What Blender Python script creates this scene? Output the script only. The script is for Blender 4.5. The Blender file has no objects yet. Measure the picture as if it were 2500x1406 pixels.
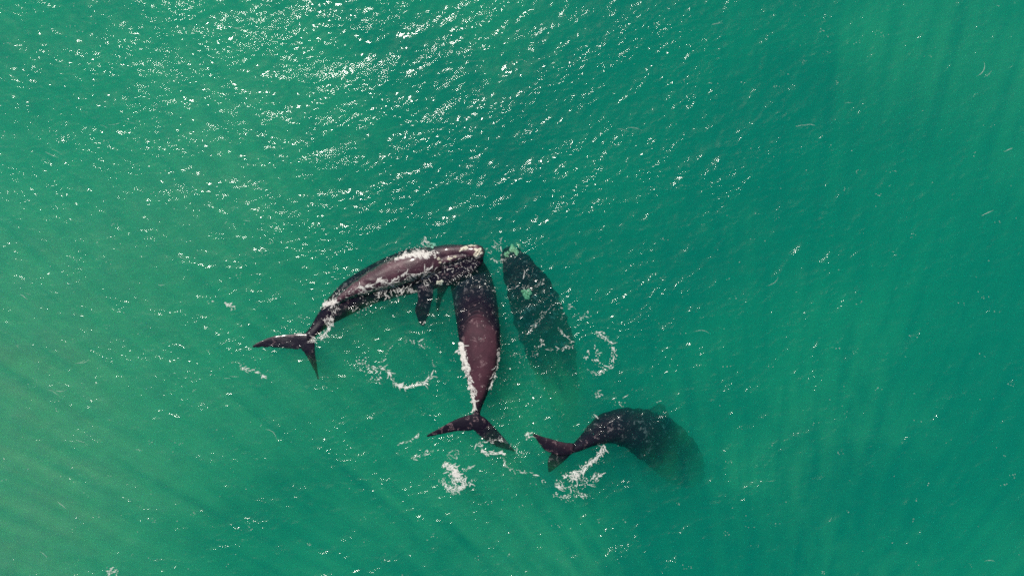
import bpy, math, random
import numpy as np
from mathutils import Vector
from mathutils.bvhtree import BVHTree

C = bpy.context.scene
R = math.radians
random.seed(7); rng = np.random.default_rng(11)

# ---------------------------------------------------------------- camera, light, exposure
HFOV = 62.0
S = 0.0312                                   # metres per photograph pixel at the sea surface
H = 1250 * S / math.tan(R(HFOV / 2))
cam_d = bpy.data.cameras.new('camera'); cam = bpy.data.objects.new('camera', cam_d)
C.collection.objects.link(cam); C.camera = cam
cam.location = (0, 0, H); cam_d.angle = R(HFOV); cam_d.clip_end = 5000; cam_d.clip_start = 0.5

SUN_ZEN, SUN_AZ = 34.0, -25.0                 # degrees from straight up; azimuth from +Y towards +X
sv = Vector((math.sin(R(SUN_ZEN)) * math.sin(R(SUN_AZ)), math.sin(R(SUN_ZEN)) * math.cos(R(SUN_AZ)), math.cos(R(SUN_ZEN))))
w = bpy.data.worlds.new('World'); C.world = w; w.use_nodes = True
wn = w.node_tree; bg = wn.nodes['Background']
sky = wn.nodes.new('ShaderNodeTexSky'); sky.sky_type = 'NISHITA'; sky.sun_disc = False
sky.sun_elevation = R(90 - SUN_ZEN); sky.sun_rotation = R(SUN_AZ); sky.dust_density = 4.0
wn.links.new(sky.outputs[0], bg.inputs[0]); bg.inputs[1].default_value = 0.06
sl = bpy.data.lights.new('sun', 'SUN'); sl.energy = 4.6; sl.angle = R(0.53); sl.color = (1.0, 0.95, 0.87)
so = bpy.data.objects.new('sun', sl); C.collection.objects.link(so)
so.rotation_euler = sv.to_track_quat('Z', 'Y').to_euler(); so.location = sv * 200

C.view_settings.view_transform = 'Standard'; C.view_settings.look = 'None'
C.view_settings.exposure = -0.26; C.view_settings.gamma = 1.0; C.view_settings.use_curve_mapping = False
cy = C.cycles
cy.use_denoising = False; cy.volume_bounces = 2; cy.max_bounces = 8; cy.transparent_max_bounces = 12
cy.sample_clamp_direct = 35.0; cy.filter_width = 1.7; cy.sample_clamp_indirect = 3.0
cy.volume_max_steps = 64

# ---------------------------------------------------------------- helpers
def P(px, py, z=0.0):
    k = S * (H - z) / H
    return ((px - 1250) * k, (703 - py) * k, z)

def tag(o, label=None, cat=None, group=None, kind=None):
    if label: o['label'] = label
    if cat: o['category'] = cat
    if group: o['group'] = group
    if kind: o['kind'] = kind
    return o

def mesh_np(name, V, F, mat=None, parent=None, smooth=True):
    V = np.asarray(V, dtype=np.float32).reshape(-1, 3)
    me = bpy.data.meshes.new(name)
    if isinstance(F, np.ndarray):
        n, k = F.shape
        me.vertices.add(len(V)); me.vertices.foreach_set('co', V.ravel())
        me.loops.add(n * k); me.loops.foreach_set('vertex_index', F.astype(np.int32).ravel())
        me.polygons.add(n); me.polygons.foreach_set('loop_start', (np.arange(n) * k).astype(np.int32))
        me.update(calc_edges=True)
    else:
        me.from_pydata(V.tolist(), [], F); me.update()
    me.polygons.foreach_set('use_smooth', np.full(len(me.polygons), smooth))
    if mat: me.materials.append(mat)
    o = bpy.data.objects.new(name, me); C.collection.objects.link(o)
    if parent: o.parent = parent
    return o

def new_mat(name):
    m = bpy.data.materials.new(name); m.use_nodes = True
    nt = m.node_tree
    for n in list(nt.nodes): nt.nodes.remove(n)
    out = nt.nodes.new('ShaderNodeOutputMaterial')
    return m, nt, out

class NB:
    def __init__(s, nt): s.nt = nt
    def n(s, typ, ins=None, **props):
        nd = s.nt.nodes.new(typ)
        for k, v in props.items(): setattr(nd, k, v)
        for k, v in (ins or {}).items():
            if isinstance(v, bpy.types.NodeSocket): s.nt.links.new(v, nd.inputs[k])
            else: nd.inputs[k].default_value = v
        return nd
    def math(s, op, a, b=None, c=None, clamp=False):
        nd = s.nt.nodes.new('ShaderNodeMath'); nd.operation = op; nd.use_clamp = clamp
        for i, v in enumerate((a, b, c)):
            if v is None: continue
            if isinstance(v, bpy.types.NodeSocket): s.nt.links.new(v, nd.inputs[i])
            else: nd.inputs[i].default_value = v
        return nd.outputs[0]
    def ramp(s, fac, lo, hi, a=0.0, b=1.0):
        nd = s.n('ShaderNodeMapRange', {0: fac, 1: lo, 2: hi, 3: a, 4: b}); nd.interpolation_type = 'SMOOTHSTEP'
        return nd.outputs[0]

def smooth(x, a, b):
    t = np.clip((x - a) / (b - a), 0, 1); return t * t * (3 - 2 * t)

# ---------------------------------------------------------------- sea surface heights
DX = 0.065; N = 2048; L = N * DX
SL_LONG, SL_MID, SL_SHORT = 0.05, 0.125, 1.0
def wave_field():
    k1 = np.fft.fftfreq(N, d=DX) * 2 * np.pi
    kx, ky = np.meshgrid(k1, k1, indexing='xy')
    k = np.hypot(kx, ky); k[0, 0] = 1e9
    th = np.arctan2(ky, kx)
    def comp(lp, wind, spread, power, kmax, kmin=0.0):
        c = np.cos(th - wind)
        kp = 2 * np.pi / lp
        Pk = np.exp(-(kp / k) ** 2) / k ** power * (0.09 + np.abs(c) ** spread) * np.exp(-(k / kmax) ** 2)
        Pk[k < kmin] = 0
        z = (rng.standard_normal((N, N)) + 1j * rng.standard_normal((N, N))) * np.sqrt(Pk)
        z[0, 0] = 0
        sl = math.sqrt(float(np.sum((np.abs(z) * k) ** 2)) / 2) / 1.0
        return z / sl
    A = comp(9.0, R(-78), 4, 4.2, 2 * np.pi / 0.9) * SL_LONG \
      + comp(2.4, R(-62), 3, 3.9, 2 * np.pi / 0.35) * SL_MID
    B = comp(0.8, R(-80), 5, 3.3, 2 * np.pi / 0.22, 0.0) * SL_SHORT
    def fields(A):
        return (np.real(np.fft.ifft2(A)) * N * N, np.real(np.fft.ifft2(1j * kx / k * A)) * N * N, np.real(np.fft.ifft2(1j * ky / k * A)) * N * N)
    return fields(A), fields(B)
(h, cdx, cdy), (hs, sdx, sdy) = wave_field()
def roll_noise(lam, seed):
    r_ = np.random.default_rng(seed); k1 = np.fft.fftfreq(N, d=DX) * 2 * np.pi
    kx, ky = np.meshgrid(k1, k1); k2 = (kx * .7) ** 2 + (ky * 1.4) ** 2
    z = np.real(np.fft.ifft2(np.fft.fft2(r_.standard_normal((N, N))) * np.exp(-k2 * lam * lam / 40)))
    return z / z.std()
gust = roll_noise(14, 5) * .5 + roll_noise(3.5, 6) * .8
crest = h / h.std()
SHORT = 0.18 * np.clip(0.82 + 0.34 * gust + 0.34 * crest, 0.28, 2.8)
h = h + hs * SHORT; cdx = cdx + sdx * SHORT; cdy = cdy + sdy * SHORT

def axis(half):
    core = np.arange(-int(half / DX), int(half / DX) + 1)
    ext, s, x = [], 0.12, core[-1] * DX
    while x < 1600:
        x += s; s *= 1.32; ext.append(x)
    ext = np.array(ext)
    return np.concatenate([-ext[::-1], core * DX, ext]), core[-1] * DX
xs, xh = axis(42.5); ys, yh = axis(24.5)
X, Y = np.meshgrid(xs, ys, indexing='xy')
IX = np.rint(X / DX).astype(int) % N; IY = np.rint(Y / DX).astype(int) % N
fade = 1 - np.maximum(smooth(np.abs(X), xh - 0.1, xh + 14), smooth(np.abs(Y), yh - 0.1, yh + 14))

# calm, slightly domed water over the whales and in their round "footprints"
def px_of(x, y): return x / S + 1250, 703 - y / S
PX, PY = px_of(X, Y)
def disc(cx, cy, r, soft=14):
    return 1 - smooth(np.hypot(PX - cx, PY - cy), r - soft, r + soft)
calm = np.zeros_like(X)
for cx, cy, r, a in ((997, 888, 58, .85), (1452, 865, 44, .7), (1175, 830, 70, .6), (1168, 920, 50, .6), (1000, 660, 70, .6),
                     (1100, 640, 60, .5), (1110, 1150, 45, .3), (1345, 810, 50, .5), (1330, 1125, 50, .4), (1160, 760, 60, .5)):
    calm = np.maximum(calm, disc(cx, cy, r) * a)
amp = fade * (1 - calm)
hL = h - hs * SHORT
HZ = hL[IY, IX] * amp + (hs * SHORT)[IY, IX] * fade * (1 - calm * .5)
XX = X + cdx[IY, IX] * amp * 0.9; YY = Y + cdy[IY, IX] * amp * 0.9
# ring ripples round the footprints
for cx, cy, r in ((997, 888, 60), (1452, 865, 48)):
    d = np.hypot(PX - cx, PY - cy) - r
    HZ += 0.035 * np.exp(-(d / 10) ** 2) + 0.022 * np.cos(d / 2.6) * np.exp(-(d / 26) ** 2)

def water_z(x, y):
    i = np.searchsorted(xs, x); j = np.searchsorted(ys, y)
    return HZ[np.clip(j, 0, len(ys) - 1), np.clip(i, 0, len(xs) - 1)]

# ---------------------------------------------------------------- water material
def water_material():
    m, nt, out = new_mat('sea_water'); b = NB(nt)
    tc = b.n('ShaderNodeTexCoord').outputs['Object']
    def noise(vec, scale, detail=3, rough=0.55, typ='FBM', dist=0.0):
        nd = b.n('ShaderNodeTexNoise', {'Vector': vec, 'Scale': scale, 'Detail': detail, 'Roughness': rough, 'Distortion': dist})
        return nd.outputs[0]
    mp = b.n('ShaderNodeMapping', {'Vector': tc, 'Rotation': (0, 0, R(12)), 'Scale': (0.75, 1.25, 1)}).outputs[0]
    patch = b.ramp(noise(mp, 0.35, 2), 0.38, 0.66, 0.25, 1.0)
    fine = noise(mp, 5.5, 4, 0.62)
    bump = b.n('ShaderNodeBump', {'Strength': 1.0, 'Height': b.math('MULTIPLY', fine, patch), 'Distance': 0.03}).outputs[0]
    fr = b.n('ShaderNodeFresnel', {'IOR': 1.333, 'Normal': bump}).outputs[0]
    geo = b.n('ShaderNodeNewGeometry')
    fac = b.math('MULTIPLY', fr, b.math('SUBTRACT', 1.0, geo.outputs['Backfacing']), clamp=True)
    gl = b.n('ShaderNodeBsdfGlossy', {'Color': (1, 1, 1, 1), 'Roughness': 0.07, 'Normal': bump}, distribution='BECKMANN')
    tr = b.n('ShaderNodeBsdfTransparent', {'Color': (0.98, 0.99, 0.99, 1)})
    mx = b.n('ShaderNodeMixShader', {0: fac, 1: tr.outputs[0], 2: gl.outputs[0]})
    nt.links.new(mx.outputs[0], out.inputs['Surface'])
    # water body: teal scattering with hanging silt and painted light shafts
    vc = b.n('ShaderNodeVolumeCoefficients')
    base_s = (0.0008, 0.062, 0.056); base_a = (0.50, 0.021, 0.031)
    geoP = geo.outputs['Position']
    # coordinates sheared along the sun direction, for sunbeams painted into the scattering
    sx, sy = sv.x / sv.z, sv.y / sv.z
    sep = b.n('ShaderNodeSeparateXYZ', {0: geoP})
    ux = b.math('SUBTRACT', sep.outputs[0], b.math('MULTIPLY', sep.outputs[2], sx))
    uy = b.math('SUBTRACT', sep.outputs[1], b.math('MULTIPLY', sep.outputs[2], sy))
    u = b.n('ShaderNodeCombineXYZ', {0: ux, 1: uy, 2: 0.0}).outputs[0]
    cloud = noise(b.n('ShaderNodeMapping', {'Vector': geoP, 'Location': (3, 8, 0)}).outputs[0], 0.055, 2, 0.5, dist=0.4)
    cl = b.ramp(cloud, 0.44, 0.68)
    streak = b.ramp(noise(u, 0.8, 2), 0.34, 0.66, 0.1, 1.9)  # light shafts imitated by denser and thinner bands of scattering
    # siltier water to the west
    west = b.ramp(sep.outputs[0], 2.0, -46.0)
    silt_and_shafts = b.math('MULTIPLY', b.math('ADD', b.math('MULTIPLY_ADD', cl, 0.9, 0.15), b.math('MULTIPLY', west, 1.0)), streak)
    flat = b.n('ShaderNodeCombineXYZ', {0: sep.outputs[0], 1: sep.outputs[1], 2: 0.0}).outputs[0]
    wob = b.n('ShaderNodeVectorMath', {0: b.n('ShaderNodeTexNoise', {'Vector': flat, 'Scale': 0.12, 'Detail': 1.0}).outputs[1], 1: (0.5, 0.5, 0.5)}, operation='SUBTRACT').outputs[0]
    warped = b.n('ShaderNodeVectorMath', {0: wob, 1: (9, 9, 0), 2: flat}, operation='MULTIPLY_ADD').outputs[0]
    plumes = [(-40, 900, 18, 2.1), (0, 1330, 15, 1.8), (520, 230, 12, .8), (620, 1090, 8, .6), (1320, 1030, 5, .7), (1390, 1390, 7, .9), (430, 470, 7, .5), (1050, 1300, 8, .35)]
    clear = [(1500, 1190, 9, .75), (1180, 820, 10, .5), (1950, 650, 16, .6), (1250, 500, 9, .5), (650, 1250, 6, .3)]
    def blobs(lst):
        tot = None
        for px, py, r, a in lst:
            p0 = P(px, py); 
            d = b.n('ShaderNodeVectorMath', {0: warped, 1: (p0[0], p0[1], 0)}, operation='DISTANCE').outputs['Value']
            v = b.ramp(d, r * 1.25, 0.0, 0.0, a)
            tot = v if tot is None else b.math('ADD', tot, v)
        return tot
    silt_and_shafts = b.math('MULTIPLY', b.math('ADD', b.math('MULTIPLY_ADD', cl, 0.5, 0.10), b.math('MULTIPLY_ADD', west, 0.45, b.math('MULTIPLY', blobs(plumes), 0.9))), streak)
    silt_and_shafts = b.math('MULTIPLY', silt_and_shafts, b.math('SUBTRACT', 1.0, blobs(clear), clamp=True))
    def vec(c, s=1): return (c[0] * s, c[1] * s, c[2] * s)
    def madd(base, add, f):
        a = b.n('ShaderNodeVectorMath', {0: add}, operation='SCALE'); nt.links.new(f, a.inputs['Scale'])
        return b.n('ShaderNodeVectorMath', {0: base, 1: a.outputs[0]}, operation='ADD').outputs[0]
    nt.links.new(madd(base_s, (0.085, 0.25, 0.085), silt_and_shafts), vc.inputs['Scatter Coefficients'])
    nt.links.new(madd(base_a, (0.0, 0.0, 0.034), silt_and_shafts), vc.inputs['Absorption Coefficients'])
    vc.inputs['Anisotropy'].default_value = 0.2
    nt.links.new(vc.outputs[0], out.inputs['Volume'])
    m.cycles.homogeneous_volume = False
    m.cycles.volume_step_rate = 0.06
    m.cycles.volume_sampling = 'MULTIPLE_IMPORTANCE'
    return m
M_WATER = water_material()

ny, nx = X.shape
V = np.stack([XX, YY, HZ], -1).reshape(-1, 3)
idx = np.arange(nx * ny).reshape(ny, nx)
F = np.stack([idx[:-1, :-1], idx[:-1, 1:], idx[1:, 1:], idx[1:, :-1]], -1).reshape(-1, 4)
# closed box: skirt and bottom
border = np.concatenate([idx[0, :], idx[1:, -1], idx[-1, -2::-1], idx[-2:0:-1, 0]])
base = len(V); nb = len(border)
low = V[border].copy(); low[:, 2] = -31
cen = np.array([[0, 0, -31]])
V2 = np.concatenate([V, low, cen])
i0 = np.arange(nb); i1 = (i0 + 1) % nb
sk = np.stack([border[i0], base + i0, base + i1, border[i1]], -1)
water = mesh_np('water', V2[:-1], np.concatenate([F, sk]), M_WATER)
tag(water, kind='structure')
# seabed
m, nt, out = new_mat('sand_bed'); b = NB(nt)
nz = b.n('ShaderNodeTexNoise', {'Scale': 0.2, 'Detail': 5.0})
cr = b.n('ShaderNodeMixRGB', {0: nz.outputs[0], 1: (0.20, 0.17, 0.11, 1), 2: (0.36, 0.31, 0.22, 1)})
bs = b.n('ShaderNodeBsdfPrincipled', {'Base Color': cr.outputs[0], 'Roughness': 0.9}); nt.links.new(bs.outputs[0], out.inputs[0])
q = 1590.0
g = np.linspace(-q, q, 60); GX, GY = np.meshgrid(g, g)
GZ = -29.0 + 0.4 * np.sin(GX * 0.013) * np.cos(GY * 0.017)
gi = np.arange(3600).reshape(60, 60)
bed = mesh_np('seabed', np.stack([GX, GY, GZ], -1).reshape(-1, 3),
              np.stack([gi[:-1, :-1], gi[:-1, 1:], gi[1:, 1:], gi[1:, :-1]], -1).reshape(-1, 4), m)
tag(bed, kind='structure')

# ---------------------------------------------------------------- whale materials
def skin_material(name, c1, c2, rough, coat, spec):
    m, nt, out = new_mat(name); b = NB(nt)
    tc = b.n('ShaderNodeTexCoord').outputs['Object']
    n1 = b.n('ShaderNodeTexNoise', {'Vector': tc, 'Scale': 0.9, 'Detail': 6.0, 'Roughness': 0.6}).outputs[0]
    n2 = b.n('ShaderNodeTexNoise', {'Vector': tc, 'Scale': 14.0, 'Detail': 4.0}).outputs[0]
    col = b.n('ShaderNodeMixRGB', {0: b.ramp(n1, 0.3, 0.7), 1: c1, 2: c2}).outputs[0]
    # skin that has stood out of the water a while is drier and paler than skin that is awash
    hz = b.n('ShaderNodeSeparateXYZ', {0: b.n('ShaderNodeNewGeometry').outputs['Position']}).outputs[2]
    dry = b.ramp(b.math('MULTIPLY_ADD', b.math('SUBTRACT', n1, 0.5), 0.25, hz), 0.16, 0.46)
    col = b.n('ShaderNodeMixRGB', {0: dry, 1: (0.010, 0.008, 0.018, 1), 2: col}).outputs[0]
    # pale scratches and rubbed spots
    sp = b.n('ShaderNodeTexNoise', {'Vector': tc, 'Scale': 2.2, 'Detail': 3.0, 'Distortion': 1.0}).outputs[0]
    scar = b.math('MULTIPLY', b.ramp(sp, 0.60, 0.635), b.ramp(n2, 0.45, 0.6))
    mpn = b.n('ShaderNodeMapping', {'Vector': tc, 'Scale': (9, 1.0, 5)}).outputs[0]
    lines = b.n('ShaderNodeTexNoise', {'Vector': mpn, 'Scale': 1.3, 'Detail': 3.0, 'Roughness': 0.7}).outputs[0]
    scar2 = b.math('MULTIPLY', b.ramp(lines, 0.66, 0.72), 0.25)
    col = b.n('ShaderNodeMixRGB', {0: b.math('MAXIMUM', b.math('MULTIPLY', scar, 0.75), scar2), 1: col, 2: (0.30, 0.20, 0.22, 1)}).outputs[0]
    rg = b.ramp(n1, 0.3, 0.7, rough - 0.05, rough + 0.1)
    n3 = b.n('ShaderNodeTexNoise', {'Vector': tc, 'Scale': 4.5, 'Detail': 7.0, 'Roughness': 0.72}).outputs[0]
    bump = b.n('ShaderNodeBump', {'Strength': 0.6, 'Height': n3, 'Distance': 0.09}).outputs[0]
    # under water the skin has almost no gloss of its own (water and skin have nearly the same index)
    air = b.ramp(hz, -0.05, 0.12)
    p = b.n('ShaderNodeBsdfPrincipled', {'Base Color': col, 'Roughness': rg, 'Normal': bump, 'Specular IOR Level': b.math('MULTIPLY_ADD', air, spec, 0.02),
                                         'Coat Weight': b.math('MULTIPLY', air, coat), 'Coat Roughness': 0.15})
    nt.links.new(p.outputs[0], out.inputs[0])
    return m
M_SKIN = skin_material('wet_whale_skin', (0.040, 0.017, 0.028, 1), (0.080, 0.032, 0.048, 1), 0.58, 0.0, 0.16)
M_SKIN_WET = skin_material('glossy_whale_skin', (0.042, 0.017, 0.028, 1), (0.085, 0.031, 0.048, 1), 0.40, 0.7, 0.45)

m, nt, out = new_mat('callosity_skin'); b = NB(nt)
nz = b.n('ShaderNodeTexNoise', {'Vector': b.n('ShaderNodeTexCoord').outputs['Object'], 'Scale': 7.0, 'Detail': 6.0, 'Roughness': 0.7})
cr = b.n('ShaderNodeMixRGB', {0: b.ramp(nz.outputs[0], 0.34, 0.50), 1: (0.22, 0.19, 0.13, 1), 2: (0.76, 0.72, 0.60, 1)})
bp = b.n('ShaderNodeBump', {'Strength': 0.8, 'Height': nz.outputs[0], 'Distance': 0.08})
bs = b.n('ShaderNodeBsdfPrincipled', {'Base Color': cr.outputs[0], 'Roughness': 0.75, 'Normal': bp.outputs[0]}); nt.links.new(bs.outputs[0], out.inputs[0])
M_CAL = m

m, nt, out = new_mat('foam'); b = NB(nt)
df = b.n('ShaderNodeBsdfDiffuse', {'Color': (0.86, 0.85, 0.83, 1)})
tl = b.n('ShaderNodeBsdfTranslucent', {'Color': (0.75, 0.75, 0.72, 1)})
mx = b.n('ShaderNodeMixShader', {0: 0.3, 1: df.outputs[0], 2: tl.outputs[0]}); fn = b.n('ShaderNodeTexNoise', {'Vector': b.n('ShaderNodeNewGeometry').outputs['Position'], 'Scale': 4.0, 'Detail': 5.0, 'Roughness': 0.7}).outputs[0]
tp = b.n('ShaderNodeBsdfTransparent')
m2 = b.n('ShaderNodeMixShader', {0: b.ramp(fn, 0.35, 0.5, 0.6, 1.0), 1: tp.outputs[0], 2: mx.outputs[0]})
nt.links.new(m2.outputs[0], out.inputs[0])
M_FOAM = m

# ---------------------------------------------------------------- whale geometry
def catmull(A, n):
    A = np.asarray(A, float); m = len(A)
    T = np.linspace(0, m - 1, n); i = np.clip(T.astype(int), 0, m - 2); t = (T - i)[:, None]
    p0 = A[np.clip(i - 1, 0, m - 1)]; p1 = A[i]; p2 = A[i + 1]; p3 = A[np.clip(i + 2, 0, m - 1)]
    return 0.5 * (2 * p1 + (p2 - p0) * t + (2 * p0 - 5 * p1 + 4 * p2 - p3) * t ** 2 + (3 * p1 - p0 - 3 * p2 + p3) * t ** 3)

def tube(st, n=70, seg=36, hk=1.0):
    """stations: px, py, half width in px, z of the top, half height in metres"""
    D = catmull(st, n); V = []; F = []
    for i in range(n):
        px, py, hw, zt, hh = D[i]; hw = max(hw, 1.5) * S; hh = max(hh, 0.04)
        c = np.array(P(px, py, zt - hh)); 
        a = D[max(i - 1, 0)]; e = D[min(i + 1, n - 1)]
        t = np.array([e[0] - a[0], -(e[1] - a[1])]); t /= np.linalg.norm(t) + 1e-9
        nrm = np.array([-t[1], t[0], 0])
        for k in range(seg):
            th = 2 * math.pi * k / seg; cs, sn = math.cos(th), math.sin(th)
            cs = math.copysign(abs(cs) ** 0.9, cs); sn = math.copysign(abs(sn) ** 0.9, sn)
            V.append(c + nrm * cs * hw + np.array([0, 0, 1]) * sn * hh)
    for i in range(n - 1):
        for k in range(seg):
            a, bq = i * seg + k, i * seg + (k + 1) % seg
            F.append((a, bq, bq + seg, a + seg))
    F.append(tuple(range(seg))[::-1]); F.append(tuple((n - 1) * seg + k for k in range(seg)))
    return V, F

def blade(st, n=34, m=14):
    """stations: leading px,py, trailing px,py, z lead, z trail, half thickness"""
    D = catmull(st, n); V = []; F = []
    for r in D:
        a = np.array(P(r[0], r[1], r[4])); c = np.array(P(r[2], r[3], r[5])); th = max(r[6], 0.02)
        for s in (1, -1):
            for k in range(m + 1):
                u = k / m if s == 1 else 1 - k / m
                tt = 2.6 * th * (u ** 0.5) * (1 - u) ** 0.9 + 0.012
                V.append(a + (c - a) * u + np.array([0, 0, s * tt]))
    w_ = 2 * (m + 1)
    for i in range(n - 1):
        for k in range(w_):
            a, bq = i * w_ + k, i * w_ + (k + 1) % w_
            F.append((a, bq, bq + w_, a + w_))
    F.append(tuple(range(w_))[::-1]); F.append(tuple((n - 1) * w_ + k for k in range(w_)))
    return V, F

def build_whale(name, pieces, voxel=0.055, smooth_it=10, post=None, mat=None):
    V = []; F = []
    for v, f in pieces:
        o = len(V); V += [tuple(x) for x in v]; F += [tuple(i + o for i in t) for t in f]
    tmp = mesh_np('tmp_body', V, F, None)
    r = tmp.modifiers.new('r', 'REMESH'); r.mode = 'VOXEL'; r.voxel_size = voxel
    s = tmp.modifiers.new('s', 'SMOOTH'); s.factor = 0.5; s.iterations = smooth_it
    dg = bpy.context.evaluated_depsgraph_get()
    me = bpy.data.meshes.new_from_object(tmp.evaluated_get(dg))
    bpy.data.objects.remove(tmp)
    me.name = name
    n = len(me.vertices); co = np.empty(n * 3, np.float32); me.vertices.foreach_get('co', co); co = co.reshape(-1, 3)
    nr = np.empty(n * 3, np.float32); me.vertices.foreach_get('normal', nr); nr = nr.reshape(-1, 3)
    if post is not None:
        co = post(co, nr)
    ctr = co.mean(0); ctr[2] = 0
    me.vertices.foreach_set('co', (co - ctr).astype(np.float32).ravel()); me.update()
    me.polygons.foreach_set('use_smooth', np.full(len(me.polygons), True))
    me.materials.clear(); me.materials.append(mat or M_SKIN)
    o = bpy.data.objects.new(name, me); C.collection.objects.link(o); o.location = ctr.tolist()
    fv = np.empty(len(me.loops), np.int32); me.loops.foreach_get('vertex_index', fv)
    polys = [tuple(p.vertices) for p in me.polygons]
    o_bvh = BVHTree.FromPolygons([Vector(v) for v in co.tolist()], polys)
    BVHS.append(o_bvh)
    return o, o_bvh, ctr
BVHS = []

def bumps(co, nr, f, a):
    q = co * f
    d = (np.sin(q[:, 0] * 1.7 + np.sin(q[:, 1] * 1.3) * 2) * np.sin(q[:, 1] * 1.9 + np.sin(q[:, 2] * 1.5 + q[:, 0]) * 1.5))
    return co + nr * (a * d)[:, None]

def ragged(co):
    # outline of sunken bodies is uneven
    q = co * 2.6; k = smooth(-co[:, 2], .2, 2.5) * .09
    co = co.copy()
    co[:, 0] += k * np.sin(q[:, 1] * 2.1 + 2 * np.sin(q[:, 0] * .9)) * np.sin(q[:, 0] * 1.3 + q[:, 1] * .7)
    co[:, 1] += k * np.sin(q[:, 0] * 1.9 + 2 * np.sin(q[:, 1] * 1.1)) * np.sin(q[:, 1] * 1.5 - q[:, 0] * .6)
    return co

# --- whale rolled on its side at the surface, curving from upper right to the tail at the lower left
W1_body = [(745, 829, 11, 0.02, .22), (768, 806, 14, .10, .45), (793, 778, 21, .02, .75), (828, 746, 33, .0, 1.0), (880, 710, 43, .04, 1.3),
           (940, 683, 50, .06, 1.5), (1000, 664, 55, .08, 1.6), (1050, 655, 54, .06, 1.5), (1095, 645, 44, .02, 1.2), (1135, 633, 34, .05, .9), (1166, 624, 21, .10, .6), (1180, 620, 8, .0, .3)]
W1_flank = [(805, 757, 6, .12, .4), (840, 724, 14, .42, .8), (885, 700, 24, .62, 1.1), (940, 675, 34, .85, 1.3), (1000, 652, 38, 1.0, 1.4),
            (1040, 642, 36, .92, 1.4), (1068, 637, 28, .6, 1.0), (1082, 634, 12, .2, .6)]
W1_head = [(1062, 622, 20, .25, .5), (1090, 617, 19, .42, .6), (1130, 612, 15, .42, .6), (1158, 614, 18, .5, .6), (1172, 619, 18, .5, .5), (1183, 622, 10, .25, .4)]
W1_lip = [(1072, 640, 8, .30, .3), (1095, 634, 9, .45, .3), (1120, 628, 7, .42, .3), (1150, 624, 5, .3, .3)]
W1_jaw = [(1055, 672, 34, -.04, .8), (1100, 665, 32, -.05, .8), (1140, 650, 24, -.03, .6), (1168, 637, 13, .02, .4), (1178, 630, 6, .0, .3)]
W1_fl1 = [(752, 812, 752, 848, .06, .0, .14), (725, 813, 728, 853, .08, .0, .10), (690, 816, 692, 851, .10, .0, .08), (660, 822, 660, 849, .14, .02, .06), (635, 832, 640, 848, .2, .08, .04), (616, 844, 618, 849, .2, .12, .03)]
W1_fl2 = [(768, 828, 728, 846, .05, .0, .14), (770, 855, 742, 862, -.05, -.1, .09), (773, 885, 756, 884, -.3, -.35, .06), (777, 908, 767, 905, -.7, -.75, .04), (779, 926, 775, 925, -1.1, -1.1, .03)]
W1_flip = [(1018, 700, 1062, 690, -.35, -.5, .2), (1020, 730, 1056, 735, -.4, -.6, .16), (1012, 755, 1050, 762, -.5, -.8, .12), (1018, 778, 1042, 782, -.8, -1.0, .08), (1028, 796, 1036, 797, -1.1, -1.2, .03)]
def post1(co, nr):
    co = bumps(co, nr, 1.1, 0.03)
    px, py = px_of(co[:, 0], co[:, 1])
    # lengthwise folds of skin behind the flank
    f = np.sin((py - 0.35 * px) / 3.2) * smooth(px, 850, 880) * (1 - smooth(px, 905, 930)) * smooth(co[:, 2], -.2, .2)
    return co + nr * (0.018 * f)[:, None]
w1, b1, c1 = build_whale('whale', [tube(W1_body), tube(W1_flank), tube(W1_head), tube(W1_lip), tube(W1_jaw), blade(W1_fl1), blade(W1_fl2), blade(W1_flip)], post=post1, mat=M_SKIN_WET)
tag(w1, 'whale rolled on its side, purple flank above water, white foam along its belly', 'whale', 'whales gathered in green sea')

# --- whale swimming up the picture, broad back out of the water, flukes spread behind
W2_body = [(1164, 1020, 9, .05, .25), (1165, 1000, 10, .16, .45), (1169, 960, 21, .45, .8), (1172, 915, 36, .72, 1.1), (1173, 868, 48, .86, 1.3), (1171, 820, 51, .74, 1.35),
           (1167, 785, 53, .40, 1.4), (1162, 745, 54, .10, 1.5), (1155, 705, 54, -.30, 1.55), (1142, 668, 50, -.75, 1.5), (1125, 635, 38, -1.2, 1.2), (1112, 608, 18, -1.7, .7)]
W2_l = [(1168, 1005, 1172, 1050, .02, -.05, .16), (1140, 1013, 1145, 1052, .04, -.1, .11), (1108, 1025, 1112, 1055, .05, -.08, .08), (1075, 1042, 1082, 1060, .06, -.05, .06), (1040, 1063, 1044, 1067, .02, .0, .03)]
W2_r = [(1162, 1005, 1155, 1048, .02, -.05, .16), (1186, 1020, 1168, 1064, -.08, -.15, .11), (1210, 1045, 1190, 1080, -.3, -.35, .08), (1233, 1070, 1218, 1093, -.6, -.65, .06), (1262, 1102, 1254, 1104, -1.1, -1.1, .03)]
W2_flip = [(1120, 690, 1110, 650, -1.4, -1.4, .2), (1095, 700, 1085, 665, -1.7, -1.7, .15), (1078, 735, 1068, 700, -2.1, -2.1, .1), (1070, 765, 1064, 750, -2.5, -2.5, .04)]
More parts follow.
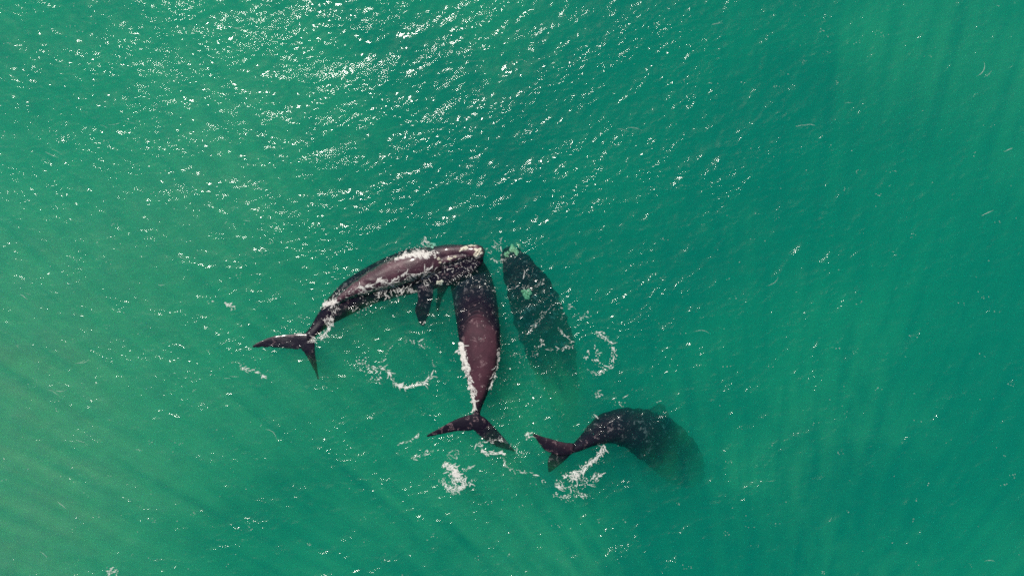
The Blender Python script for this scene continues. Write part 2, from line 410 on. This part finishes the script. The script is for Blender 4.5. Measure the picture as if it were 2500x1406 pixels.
def post2(co, nr):
    co = bumps(co, nr, 0.9, 0.03)
    px, py = px_of(co[:, 0], co[:, 1])
    q = py - 0.017 * (px - 1168) ** 2
    f = np.sin(q / 8.0 * 2 * np.pi + 1.3 * np.sin(px / 13) + 1.1 * np.sin(px / 31 + q / 9)) * (0.5 + 0.5 * np.sin(px / 9 + q / 6) ** 2) * smooth(q, 722, 742) * (1 - smooth(q, 775, 790)) * smooth(nr[:, 2], .2, .6)
    # ridge down the tail stock
    g_ = np.exp(-((px - 1167) / 3.0) ** 2) * smooth(py, 930, 970) * (1 - smooth(py, 1005, 1015)) * smooth(nr[:, 2], .2, .6)
    return co + nr * (0.05 * f + 0.05 * g_)[:, None]
w2, b2, c2 = build_whale('whale', [tube(W2_body), blade(W2_l), blade(W2_r), blade(W2_flip)], post=post2)
tag(w2, 'dark purple whale seen from behind with smooth back out of the water and spread flukes', 'whale', 'whales gathered in green sea')

# --- whale wholly under water, sinking towards its tail
W3_body = [(1240, 604, 12, -1.2, .3), (1248, 622, 26, -1.0, .7), (1263, 650, 40, -.85, 1.1), (1284, 690, 53, -1.0, 1.4), (1305, 740, 62, -1.6, 1.6), (1324, 795, 66, -2.1, 1.6),
           (1342, 850, 64, -3.0, 1.5), (1357, 900, 57, -4.2, 1.3), (1370, 950, 47, -5.6, 1.0), (1383, 1000, 33, -7.4, .7), (1393, 1048, 16, -10., .4)]
W3_l = [(1393, 1040, 1393, 1068, -10.1, -10.3, .15), (1360, 1056, 1366, 1082, -10.4, -10.5, .1), (1325, 1086, 1330, 1094, -10.7, -10.7, .03)]
W3_r = [(1389, 1040, 1389, 1068, -10.1, -10.3, .15), (1420, 1056, 1415, 1080, -10.4, -10.5, .1), (1455, 1080, 1450, 1090, -10.7, -10.7, .03)]
W3_flip = [(1330, 760, 1335, 805, -4.2, -4.3, .2), (1368, 775, 1364, 815, -5.0, -5.1, .14), (1396, 810, 1386, 840, -5.8, -5.8, .08), (1406, 850, 1400, 858, -6.4, -6.4, .03)]
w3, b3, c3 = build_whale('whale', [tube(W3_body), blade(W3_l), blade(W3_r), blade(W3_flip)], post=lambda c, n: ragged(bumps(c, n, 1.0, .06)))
tag(w3, 'whale wholly under water with pale green patches on its head, fading towards its tail', 'whale', 'whales gathered in green sea')

# --- whale diving away to the lower right, one fluke tip out of the water
W4_body = [(1388, 1100, 8, .04, .25), (1405, 1093, 10, .05, .4), (1430, 1076, 19, .02, .7), (1462, 1054, 32, -.06, 1.0), (1500, 1042, 43, -.2, 1.3), (1545, 1046, 53, -.6, 1.5), (1590, 1066, 63, -1.2, 1.6),
           (1626, 1092, 66, -2.5, 1.6), (1656, 1122, 64, -4.3, 1.5), (1682, 1152, 52, -6.6, 1.1), (1702, 1176, 26, -8.8, .6)]
W4_u = [(1402, 1082, 1396, 1110, .06, .0, .16), (1375, 1078, 1366, 1113, .22, .02, .12), (1345, 1070, 1338, 1105, .18, .03, .09), (1320, 1062, 1318, 1087, .22, .08, .06), (1297, 1056, 1301, 1063, .25, .18, .03)]
W4_d = [(1400, 1100, 1350, 1098, -.05, -.1, .14), (1392, 1112, 1340, 1112, -.2, -.3, .1), (1376, 1127, 1336, 1127, -.45, -.5, .07), (1358, 1142, 1336, 1142, -.8, -.8, .05), (1344, 1153, 1338, 1152, -1.1, -1.1, .03)]
W4_flip = [(1555, 1025, 1650, 1070, -3.2, -3.8, .3), (1572, 1008, 1645, 1045, -3.8, -4.4, .22), (1592, 992, 1636, 1018, -4.6, -5.2, .14), (1608, 982, 1624, 992, -5.6, -5.8, .05)]
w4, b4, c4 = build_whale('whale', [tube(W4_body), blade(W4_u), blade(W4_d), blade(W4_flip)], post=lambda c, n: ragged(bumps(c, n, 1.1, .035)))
tag(w4, 'whale diving away with one black fluke tip raised above the surface', 'whale', 'whales gathered in green sea')

# --- callosities: rough pale crusts grown on the head
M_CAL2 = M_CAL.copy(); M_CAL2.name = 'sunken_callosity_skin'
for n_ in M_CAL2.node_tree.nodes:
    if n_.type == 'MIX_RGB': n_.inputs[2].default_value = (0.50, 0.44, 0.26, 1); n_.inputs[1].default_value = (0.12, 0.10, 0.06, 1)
def callosity(px, py, rx, ry, rot, bvh, ctr, parent, lift=0.06, seed=0, hole=0.0):
    r_ = np.random.default_rng(seed + 100)
    ph = r_.uniform(0, 6.28, 5); am = r_.uniform(.05, .16, 5)
    nr_, ns = 14, 48; V = []; F = []
    h0 = bvh.ray_cast(Vector(P(px, py, 0))+Vector((0,0,10)), Vector((0, 0, -1))); zl = h0[0].z if h0[0] is not None else -1.2
    cx, cyy, _ = P(px, py, zl)
    for i in range(nr_ + 1):
        for k in range(ns):
            th = 2 * math.pi * k / ns
            rad = (1 + sum(am[j] * math.sin((j + 2) * th + ph[j]) for j in range(5))) * (i / nr_)
            lx, ly = math.cos(th) * rad * rx * S, math.sin(th) * rad * ry * S
            c_, s_ = math.cos(R(rot)), math.sin(R(rot))
            x = cx + lx * c_ - ly * s_; y = cyy + lx * s_ + ly * c_
            hit = bvh.ray_cast(Vector((x, y, 10)), Vector((0, 0, -1)))
            if hit[0] is not None: zl = hit[0].z
            z = zl
            e = i / nr_
            l = lift * (1 - e ** 4) + lift * 0.8 * r_.uniform(-.5, .5) * (1 - e) + lift * .5 * math.sin(9 * lx / (rx * S) + ph[0]) * math.sin(8 * ly / (ry * S) + ph[1]) * (1 - e ** 3)
            if i == nr_: l = -0.06
            l -= hole * max(0, 1 - e * 2.2)
            V.append((x - ctr[0], y - ctr[1], z + l - ctr[2]))
    for i in range(nr_):
        for k in range(ns):
            a, bq = i * ns + k, i * ns + (k + 1) % ns
            F.append((a, bq, bq + ns, a + ns))
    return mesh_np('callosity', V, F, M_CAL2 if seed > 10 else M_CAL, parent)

callosity(1167, 617, 12, 11, 10, b1, c1, w1, .12, 1, .08)
callosity(1133, 607, 11, 6, 15, b1, c1, w1, .08, 2)
callosity(1152, 600, 10, 2.5, 0, b1, c1, w1, .07, 3)
callosity(1054, 600, 13, 6, -8, b1, c1, w1, .07, 4)
callosity(1074, 690, 10, 6, 20, b1, c1, w1, .07, 5)
callosity(1098, 632, 7, 3.5, 5, b1, c1, w1, .05, 6)
callosity(1071, 632, 4, 4, 0, b1, c1, w1, .05, 7)
callosity(1075, 641, 3.5, 3, 0, b1, c1, w1, .05, 8)
callosity(1111, 627, 5, 2.5, 0, b1, c1, w1, .05, 9)
callosity(1255, 610, 15, 9, -50, b3, c3, w3, .08, 11)
callosity(1237, 621, 7, 8, 0, b3, c3, w3, .08, 12)
callosity(1287, 718, 11, 14, 20, b3, c3, w3, .10, 13)
callosity(1276, 712, 5, 4, 20, b3, c3, w3, .06, 14)
callosity(1266, 598, 8, 3, -45, b3, c3, w3, .06, 15)

# ---------------------------------------------------------------- foam
def top_z(x, y):
    z = float(water_z(x, y))
    for t in BVHS:
        hit = t.ray_cast(Vector((x, y, 6)), Vector((0, 0, -1)))
        if hit[0] is not None and hit[0].z > z: z = hit[0].z
    return z

DENS = 0.36
class Foam:
    def __init__(s, seed): s.V = []; s.F = []; s.r = random.Random(seed)
    def fleck(s, px, py, size, stretch=1.0, ang=0.0):
        size *= .72
        x, y, _ = P(px, py); z = top_z(x, y); r = s.r; n = r.choice((5, 6, 7)); o = len(s.V)
        ca, sa = math.cos(ang), math.sin(ang)
        for k in range(n):
            th = 2 * math.pi * k / n; q = size * r.uniform(.6, 1.25)
            a, c = math.cos(th) * q * stretch, math.sin(th) * q
            s.V.append((x + a * ca - c * sa, y + a * sa + c * ca, z + 0.01))
        s.V.append((x, y, z + 0.015 + size * 0.12))
        for k in range(n): s.F.append((o + k, o + (k + 1) % n, o + n))
    def strand(s, px, py, ang, length, width, curl=0.5, step=2.0):
        width *= .8; r = s.r; n = max(3, int(length / step)); o = len(s.V); x0, y0 = px, py; da = r.uniform(-curl, curl) * .4
        for i in range(n + 1):
            x, y, _ = P(x0, y0); z = top_z(x, y) + .02
            t = i / n; w_ = width * (0.35 + math.sin(math.pi * min(max(t, .04), .96))) * r.uniform(.55, 1.25)
            nx_, ny_ = -math.sin(ang), math.cos(ang)
            s.V += [(x + nx_ * w_, y + ny_ * w_, z), (x, y, z + w_ * .15 + .005), (x - nx_ * w_, y - ny_ * w_, z)]
            x0 += math.cos(ang) * step; y0 -= math.sin(ang) * step
            da = da * .8 + r.uniform(-curl, curl) * .35; ang += da
        for i in range(n):
            a = o + 3 * i
            s.F += [(a, a + 1, a + 4, a + 3), (a + 1, a + 2, a + 5, a + 4)]
    def along(s, path, n, spread, size=(.02, .07), strands=0, slen=(6, 18), swid=(.015, .04), curl=.5, normal_bias=0.0, stretch=1.6):
        A = catmull(path, 120); r = s.r; n = int(n * DENS); strands = int(strands * DENS)
        for j in range(n + strands):
            t = r.random() * 118; i = int(t); p = A[i] + (A[i + 1] - A[i]) * (t - i); d = A[i + 1] - A[i]
            ang = math.atan2(-d[1], d[0])
            off = r.gauss(0, 1) * spread * (p[2] if len(p) > 2 else 1)
            offn = off + abs(r.gauss(0, 1)) * normal_bias
            x = p[0] + math.sin(ang) * offn + r.gauss(0, spread * .3); y = p[1] + math.cos(ang) * offn + r.gauss(0, spread * .3)
            if j < n: s.fleck(x, y, r.uniform(*size) * (1 if r.random() < .8 else 1.6), r.uniform(1, stretch), ang + r.gauss(0, .5))
            else: s.strand(x, y, ang + r.gauss(0, .35 + curl * .5), r.uniform(*slen), r.uniform(*swid), curl)
    def build(s, label, kind=None, name='foam_patch'):
        V = np.array(s.V); c = V.mean(0); c[2] = 0
        o = mesh_np(name, V - c, s.F, M_FOAM, smooth=False); o.location = c.tolist()
        tag(o, label, 'foam', 'foam patches round the whales', 'stuff')
        return o

# belly line of the rolled whale
f = Foam(1)
belly = [(868, 735), (885, 742), (905, 735), (920, 728), (935, 686 + 4), (950, 690), (965, 692), (985, 676), (1000, 668), (1015, 672), (1032, 668), (1045, 662), (1060, 652)]
belly = [(868, 708), (880, 702), (892, 703), (905, 698), (920, 692), (934, 685), (946, 690), (958, 690), (970, 678), (985, 673), (996, 668), (1010, 672), (1030, 668), (1045, 660), (1060, 652)]
f.along(belly, 300, .8, (.03, .07), 110, (8, 20), (.025, .055), .25)
f.along(belly, 260, 4, (.015, .04), 90, (6, 18), (.01, .022), .7, normal_bias=12)
for x, y in ((1045, 672), (1035, 678), (1055, 666), (1000, 700), (985, 705), (940, 712), (925, 708), (965, 700)):
    for _ in range(7): f.strand(x + random.gauss(0, 6), y + random.gauss(0, 5), random.uniform(-2.4, -.7), random.uniform(8, 22), .022, .6)
f.along([(860, 760), (900, 745), (940, 725), (1000, 715), (1050, 700)], 160, 5, (.015, .04), 25, (5, 12), (.01, .025), .8)
f.build('lacy white foam line along the belly of the rolled whale')
# splash over its back
f = Foam(2)
f.along([(985, 625), (1000, 622), (1020, 620), (1045, 618), (1065, 622)], 300, 3.5, (.03, .09), 60, (6, 14), (.02, .05), .6)
f.along([(1020, 622), (1030, 607), (1038, 594), (1041, 588)], 90, 4, (.02, .05), 40, (6, 16), (.015, .03), .6)
f.along([(940, 640), (970, 622), (1000, 605), (1030, 595)], 110, 6, (.015, .035), 20, (5, 10), (.01, .02), .8)
f.along([(965, 634), (985, 628), (1005, 624), (1030, 622), (1050, 624)], 330, 2.2, (.05, .10), 60, (8, 16), (.05, .08), .3)
f.build('white splash breaking over the back of the rolled whale beside its head')
# tail stock
f = Foam(3)
f.along([(788, 745), (800, 740), (815, 736), (822, 738)], 230, 3.5, (.03, .08), 50, (5, 12), (.02, .05), .6)
f.along([(822, 738), (812, 755), (806, 775), (803, 795)], 190, 5, (.02, .05), 60, (6, 16), (.015, .03), .7)
f.along([(815, 715), (835, 712), (850, 725), (870, 712)], 100, 6, (.015, .04), 20, (5, 12), (.01, .025), .8)
f.along([(870, 710), (890, 735), (860, 745)], 30, 5, (.015, .03))
f.along([(790, 745), (803, 741), (818, 738)], 120, 2.5, (.05, .09), 30, (6, 12), (.05, .08), .4)
f.build('ragged white foam crossing the tail stock of the rolled whale')
f = Foam(4)
f.along([(806, 780), (803, 800), (795, 818), (780, 828), (765, 832)], 170, 3, (.02, .06), 70, (6, 16), (.015, .04), .5)
f.along([(790, 775), (800, 790), (806, 790)], 40, 3, (.02, .04), 12)
f.build('thin curved foam trail hanging off the narrow tail of the rolled whale')
# sparkling froth by the heads
f = Foam(5)
f.along([(1080, 650), (1110, 645), (1140, 636), (1165, 640)], 170, 7, (.015, .05), 30, (6, 16), (.012, .03), .6)
f.along([(1085, 668), (1120, 672), (1145, 668), (1150, 650)], 150, 8, (.012, .045), 18, (5, 12), (.01, .025), .7)
f.along([(1090, 690), (1130, 690), (1175, 692), (1215, 708)], 90, 5, (.012, .045), 14, (5, 12), (.01, .025), .7)
f.build('sparkling froth and droplets below the snout of the rolled whale')
f = Foam(6)
f.along([(1180, 608), (1200, 605), (1216, 598), (1222, 585)], 80, 6, (.012, .04), 22, (6, 14), (.01, .025), .6)
f.along([(1200, 630), (1212, 640), (1228, 638)], 40, 3, (.015, .05), 12, (6, 14), (.012, .03), .4)
f.along([(1220, 600), (1226, 625), (1230, 640)], 30, 3, (.01, .03), 6)
f.build('thin foam wisps between the snout of the rolled whale and the submerged whale')
# back of the middle whale
f = Foam(7)
f.along([(1126, 838, .6), (1130, 860, 1.4), (1136, 885, 1.5), (1144, 915, 1.1), (1152, 945, .8), (1157, 975, .5), (1160, 1000, .4)], 900, 3.6, (.03, .09), 140, (6, 18), (.02, .05), .5)
f.along([(1126, 836), (1129, 855), (1135, 878), (1142, 905)], 500, 3.2, (.05, .10), 60, (8, 16), (.05, .09), .3)
f.build('dense white foam edge along the left flank of the middle whale')
f = Foam(8)
f.along([(1219, 850, .6), (1216, 880, 1), (1208, 910, 1.2), (1201, 935, 1), (1196, 948, .6)], 300, 1.8, (.02, .055), 50, (5, 14), (.015, .03), .4)
f.build('thin white foam edge along the right flank of the middle whale')
# footprint ring left
f = Foam(9)
f.along([(943, 905), (955, 920), (965, 935), (975, 942), (995, 945), (1020, 940), (1040, 930), (1055, 918)], 260, 2.4, (.02, .055), 90, (8, 20), (.015, .04), .35)
f.along([(935, 885), (940, 870), (950, 850), (975, 838), (1005, 830)], 60, 2.5, (.012, .04), 14, (5, 12), (.01, .025), .5)
f.along([(1005, 832), (1030, 838), (1045, 850), (1055, 880), (1060, 905)], 45, 3, (.012, .035), 8, (5, 10), (.01, .02), .5)
f.along([(1005, 835), (1020, 838), (1040, 845)], 60, 4, (.02, .05), 8)
f.along([(968, 938), (982, 944), (1003, 944), (1022, 938)], 70, 1.2, (.04, .07), 40, (8, 16), (.03, .06), .2)
f.build('broken foam ring round a smooth patch of water left of the middle whale')
f = Foam(10)
f.along([(870, 880), (885, 888), (900, 898), (912, 912), (925, 930)], 190, 7, (.02, .06), 18, (5, 10), (.015, .03), .6)
f.along([(905, 895), (925, 897), (940, 900), (950, 908)], 60, 1.5, (.02, .04), 30, (8, 16), (.015, .03), .2)
f.build('cluster of bright foam blobs left of the broken foam ring')
# footprint ring right
f = Foam(11)
f.along([(1455, 812), (1475, 822), (1492, 840), (1500, 862), (1495, 885), (1480, 900), (1462, 912)], 230, 3.4, (.02, .06), 60, (6, 16), (.02, .045), .6)
f.along([(1440, 850), (1432, 865), (1428, 875)], 30, 3, (.02, .06), 10, (5, 10), (.02, .05), .9)
f.along([(1448, 845), (1458, 860), (1462, 880), (1445, 880)], 40, 5, (.02, .07), 12, (5, 10), (.02, .05), .9)
f.along([(1430, 900), (1445, 905), (1455, 920)], 36, 4, (.012, .04), 4)
f.build('round foam ring with blobs inside beside the submerged whale')
f = Foam(12)
f.along([(1285, 815), (1300, 800), (1315, 780), (1332, 762), (1355, 752), (1385, 748), (1410, 755)], 190, 3.0, (.012, .03), 40, (6, 14), (.01, .03), .5)
f.along([(1362, 800), (1372, 815), (1388, 825), (1396, 845), (1380, 850), (1350, 855), (1335, 852)], 110, 1.5, (.015, .03), 50, (6, 14), (.015, .03), .4)
f.along([(1302, 870), (1308, 855), (1318, 845), (1322, 832)], 70, 4, (.02, .034), 20, (5, 12), (.015, .035), .7)
f.along([(1255, 865), (1270, 870), (1285, 880)], 60, 6, (.012, .034), 4)
f.along([(1370, 775), (1400, 775), (1425, 775), (1440, 765)], 60, 5, (.012, .034), 14, (5, 12), (.01, .03), .4)
f.build('looping froth line floating above the back of the submerged whale')
f = Foam(13)
f.along([(1235, 705), (1262, 700), (1290, 705), (1310, 698), (1330, 682)], 130, 3.2, (.012, .034), 30, (6, 14), (.012, .03), .4)
f.along([(1275, 655), (1285, 665), (1290, 680)], 40, 5, (.012, .035), 6)
f.along([(1245, 730), (1265, 755), (1280, 780)], 30, 4, (.01, .03), 2)
f.build('sagging foam thread across the shoulders of the submerged whale')
# splash patch at the bottom
f = Foam(14)
f.along([(1085, 1130), (1098, 1140), (1110, 1150), (1118, 1165)], 260, 6, (.02, .06), 110, (8, 20), (.015, .04), .8)
f.along([(1080, 1165), (1086, 1185), (1100, 1195), (1118, 1195), (1130, 1188), (1133, 1175), (1122, 1165)], 330, 3.0, (.02, .05), 130, (7, 18), (.015, .04), .7)
f.along([(1095, 1165), (1110, 1180), (1120, 1170)], 100, 8, (.015, .04), 70, (6, 16), (.012, .03), .9)
f.along([(1092, 1105), (1100, 1115), (1112, 1118), (1118, 1108), (1105, 1098)], 90, 3, (.012, .035), 30, (5, 12), (.01, .025), .9)
f.along([(1130, 1148), (1145, 1142), (1155, 1138)], 50, 3, (.015, .05), 16, (6, 12), (.012, .035), .5)
f.along([(1140, 1178), (1160, 1172)], 20, 2, (.012, .04), 6)
f.along([(1103, 1140), (1112, 1150), (1116, 1160)], 160, 3.5, (.04, .08), 40, (6, 14), (.04, .07), .6)
f.build('tangled white splash patch below the flukes of the middle whale')
# under the diving whale
f = Foam(15)
f.along([(1475, 1088), (1466, 1108), (1450, 1125), (1430, 1138), (1422, 1150), (1412, 1160)], 330, 3.2, (.02, .06), 130, (8, 20), (.015, .045), .5)
f.along([(1375, 1165), (1395, 1162), (1412, 1160)], 200, 4.5, (.02, .06), 80, (6, 16), (.015, .04), .6)
f.along([(1355, 1180), (1370, 1188), (1395, 1190), (1425, 1180), (1450, 1170), (1465, 1158)], 300, 4.5, (.015, .05), 110, (7, 18), (.012, .035), .5)
f.along([(1350, 1208), (1385, 1212), (1415, 1208), (1440, 1215)], 170, 4, (.015, .05), 40, (5, 12), (.012, .03), .5)
f.build('sweeping white foam trail curling below the tail of the diving whale')
f = Foam(16)
f.along([(1175, 1098), (1183, 1103), (1205, 1106), (1232, 1106)], 170, 1.8, (.02, .06), 60, (6, 14), (.02, .045), .3)
f.along([(1195, 1080), (1210, 1072), (1225, 1072)], 60, 1.8, (.015, .04), 20, (5, 12), (.012, .03), .3)
f.along([(1170, 1078), (1180, 1095)], 50, 5, (.012, .035), 14)
f.along([(1245, 1085), (1262, 1098), (1280, 1110)], 50, 3, (.012, .045), 4)
f.build('short bright foam dash under the right fluke of the middle whale')
f = Foam(17)
f.along([(1230, 1118), (1232, 1130), (1245, 1142), (1270, 1150), (1300, 1155)], 90, 1.6, (.012, .035), 34, (6, 14), (.012, .03), .25)
f.along([(1300, 1160), (1320, 1165), (1335, 1185)], 40, 4, (.012, .035), 6)
f.build('thin foam thread running down towards the tail of the diving whale')
f = Foam(18)
f.along([(1282, 1064), (1290, 1058), (1298, 1056)], 50, 1.2, (.015, .04), 26, (5, 10), (.012, .03), .2)
f.along([(1284, 1072), (1296, 1066)], 40, 2, (.015, .04), 10)
f.build('small foam streak at the raised fluke tip of the diving whale')
f = Foam(19)
f.along([(970, 1085), (1000, 1075), (1022, 1064)], 70, 1.6, (.015, .045), 34, (6, 14), (.015, .035), .25)
f.along([(1005, 1118), (1030, 1108), (1055, 1100)], 70, 2.4, (.015, .045), 20, (6, 14), (.015, .035), .25)
f.build('two slanting foam streaks off the left fluke tip of the middle whale')
f = Foam(20)
f.along([(553, 745), (562, 742), (570, 752)], 70, 4, (.02, .06), 24, (5, 10), (.015, .035), .8)
f.along([(505, 738), (530, 742)], 20, 2, (.012, .03), 5)
f.build('small round foam patch on open water left of the rolled whale')
f = Foam(21)
f.along([(583, 898), (605, 903), (625, 908), (645, 918)], 90, 2.2, (.02, .055), 40, (7, 14), (.018, .04), .2)
f.build('slanting foam streak below the left fluke of the rolled whale')
f = Foam(22)
f.along([(1458, 955), (1465, 962), (1460, 970)], 60, 4, (.015, .045), 20, (5, 10), (.012, .03), .9)
f.along([(1500, 975), (1510, 985), (1525, 980)], 30, 5, (.012, .045), 6)
f.along([(1455, 1010), (1450, 1025)], 24, 3, (.015, .04), 8)
f.build('small foam knot on the water above the diving whale')
f = Foam(23)
f.along([(262, 1396), (276, 1392), (286, 1400)], 80, 4, (.02, .05), 26, (5, 10), (.015, .035), .8)
f.build('foam patch at the lower edge of the sea, far left of the whales')

# loose flecks of froth drifting everywhere, plus strands imitating crest highlights
f = Foam(50)
for _ in range(420):
    x, y = random.uniform(0, 2500), random.uniform(0, 1406)
    a = random.gauss(.15, .3)
    for j in range(random.choice((1, 1, 2, 3, 5))):
        f.fleck(x + random.gauss(0, 6), y + random.gauss(0, 3), random.uniform(.015, .035), 1.4, a)
for _ in range(700):
    a = random.uniform(0, 6.28); d = random.uniform(20, 330)
    q = P(1230 + math.cos(a) * d * 1.25, 890 + math.sin(a) * d)
    if top_z(q[0], q[1]) > water_z(q[0], q[1]) + .03: continue
    f.fleck(1230 + math.cos(a) * d * 1.25, 890 + math.sin(a) * d, random.uniform(.010, .026), 1.3, random.uniform(0, 3))
for _ in range(34):  # thin pale strands stand in for light catching the wave crests
    x, y = random.uniform(0, 2500), random.uniform(0, 1406)
    a = (x - 1250) / 1250 * .35 + random.gauss(0, .12)
    for j in range(random.randint(1, 2)):
        f.strand(x + random.gauss(0, 10), y + random.gauss(0, 2), a, random.uniform(14, 44), random.uniform(.005, .011), .22, 3)
o = f.build('tiny loose flecks of froth and painted crest highlights scattered over the sea', 'stuff', 'loose_froth_and_glints')
del o['group']
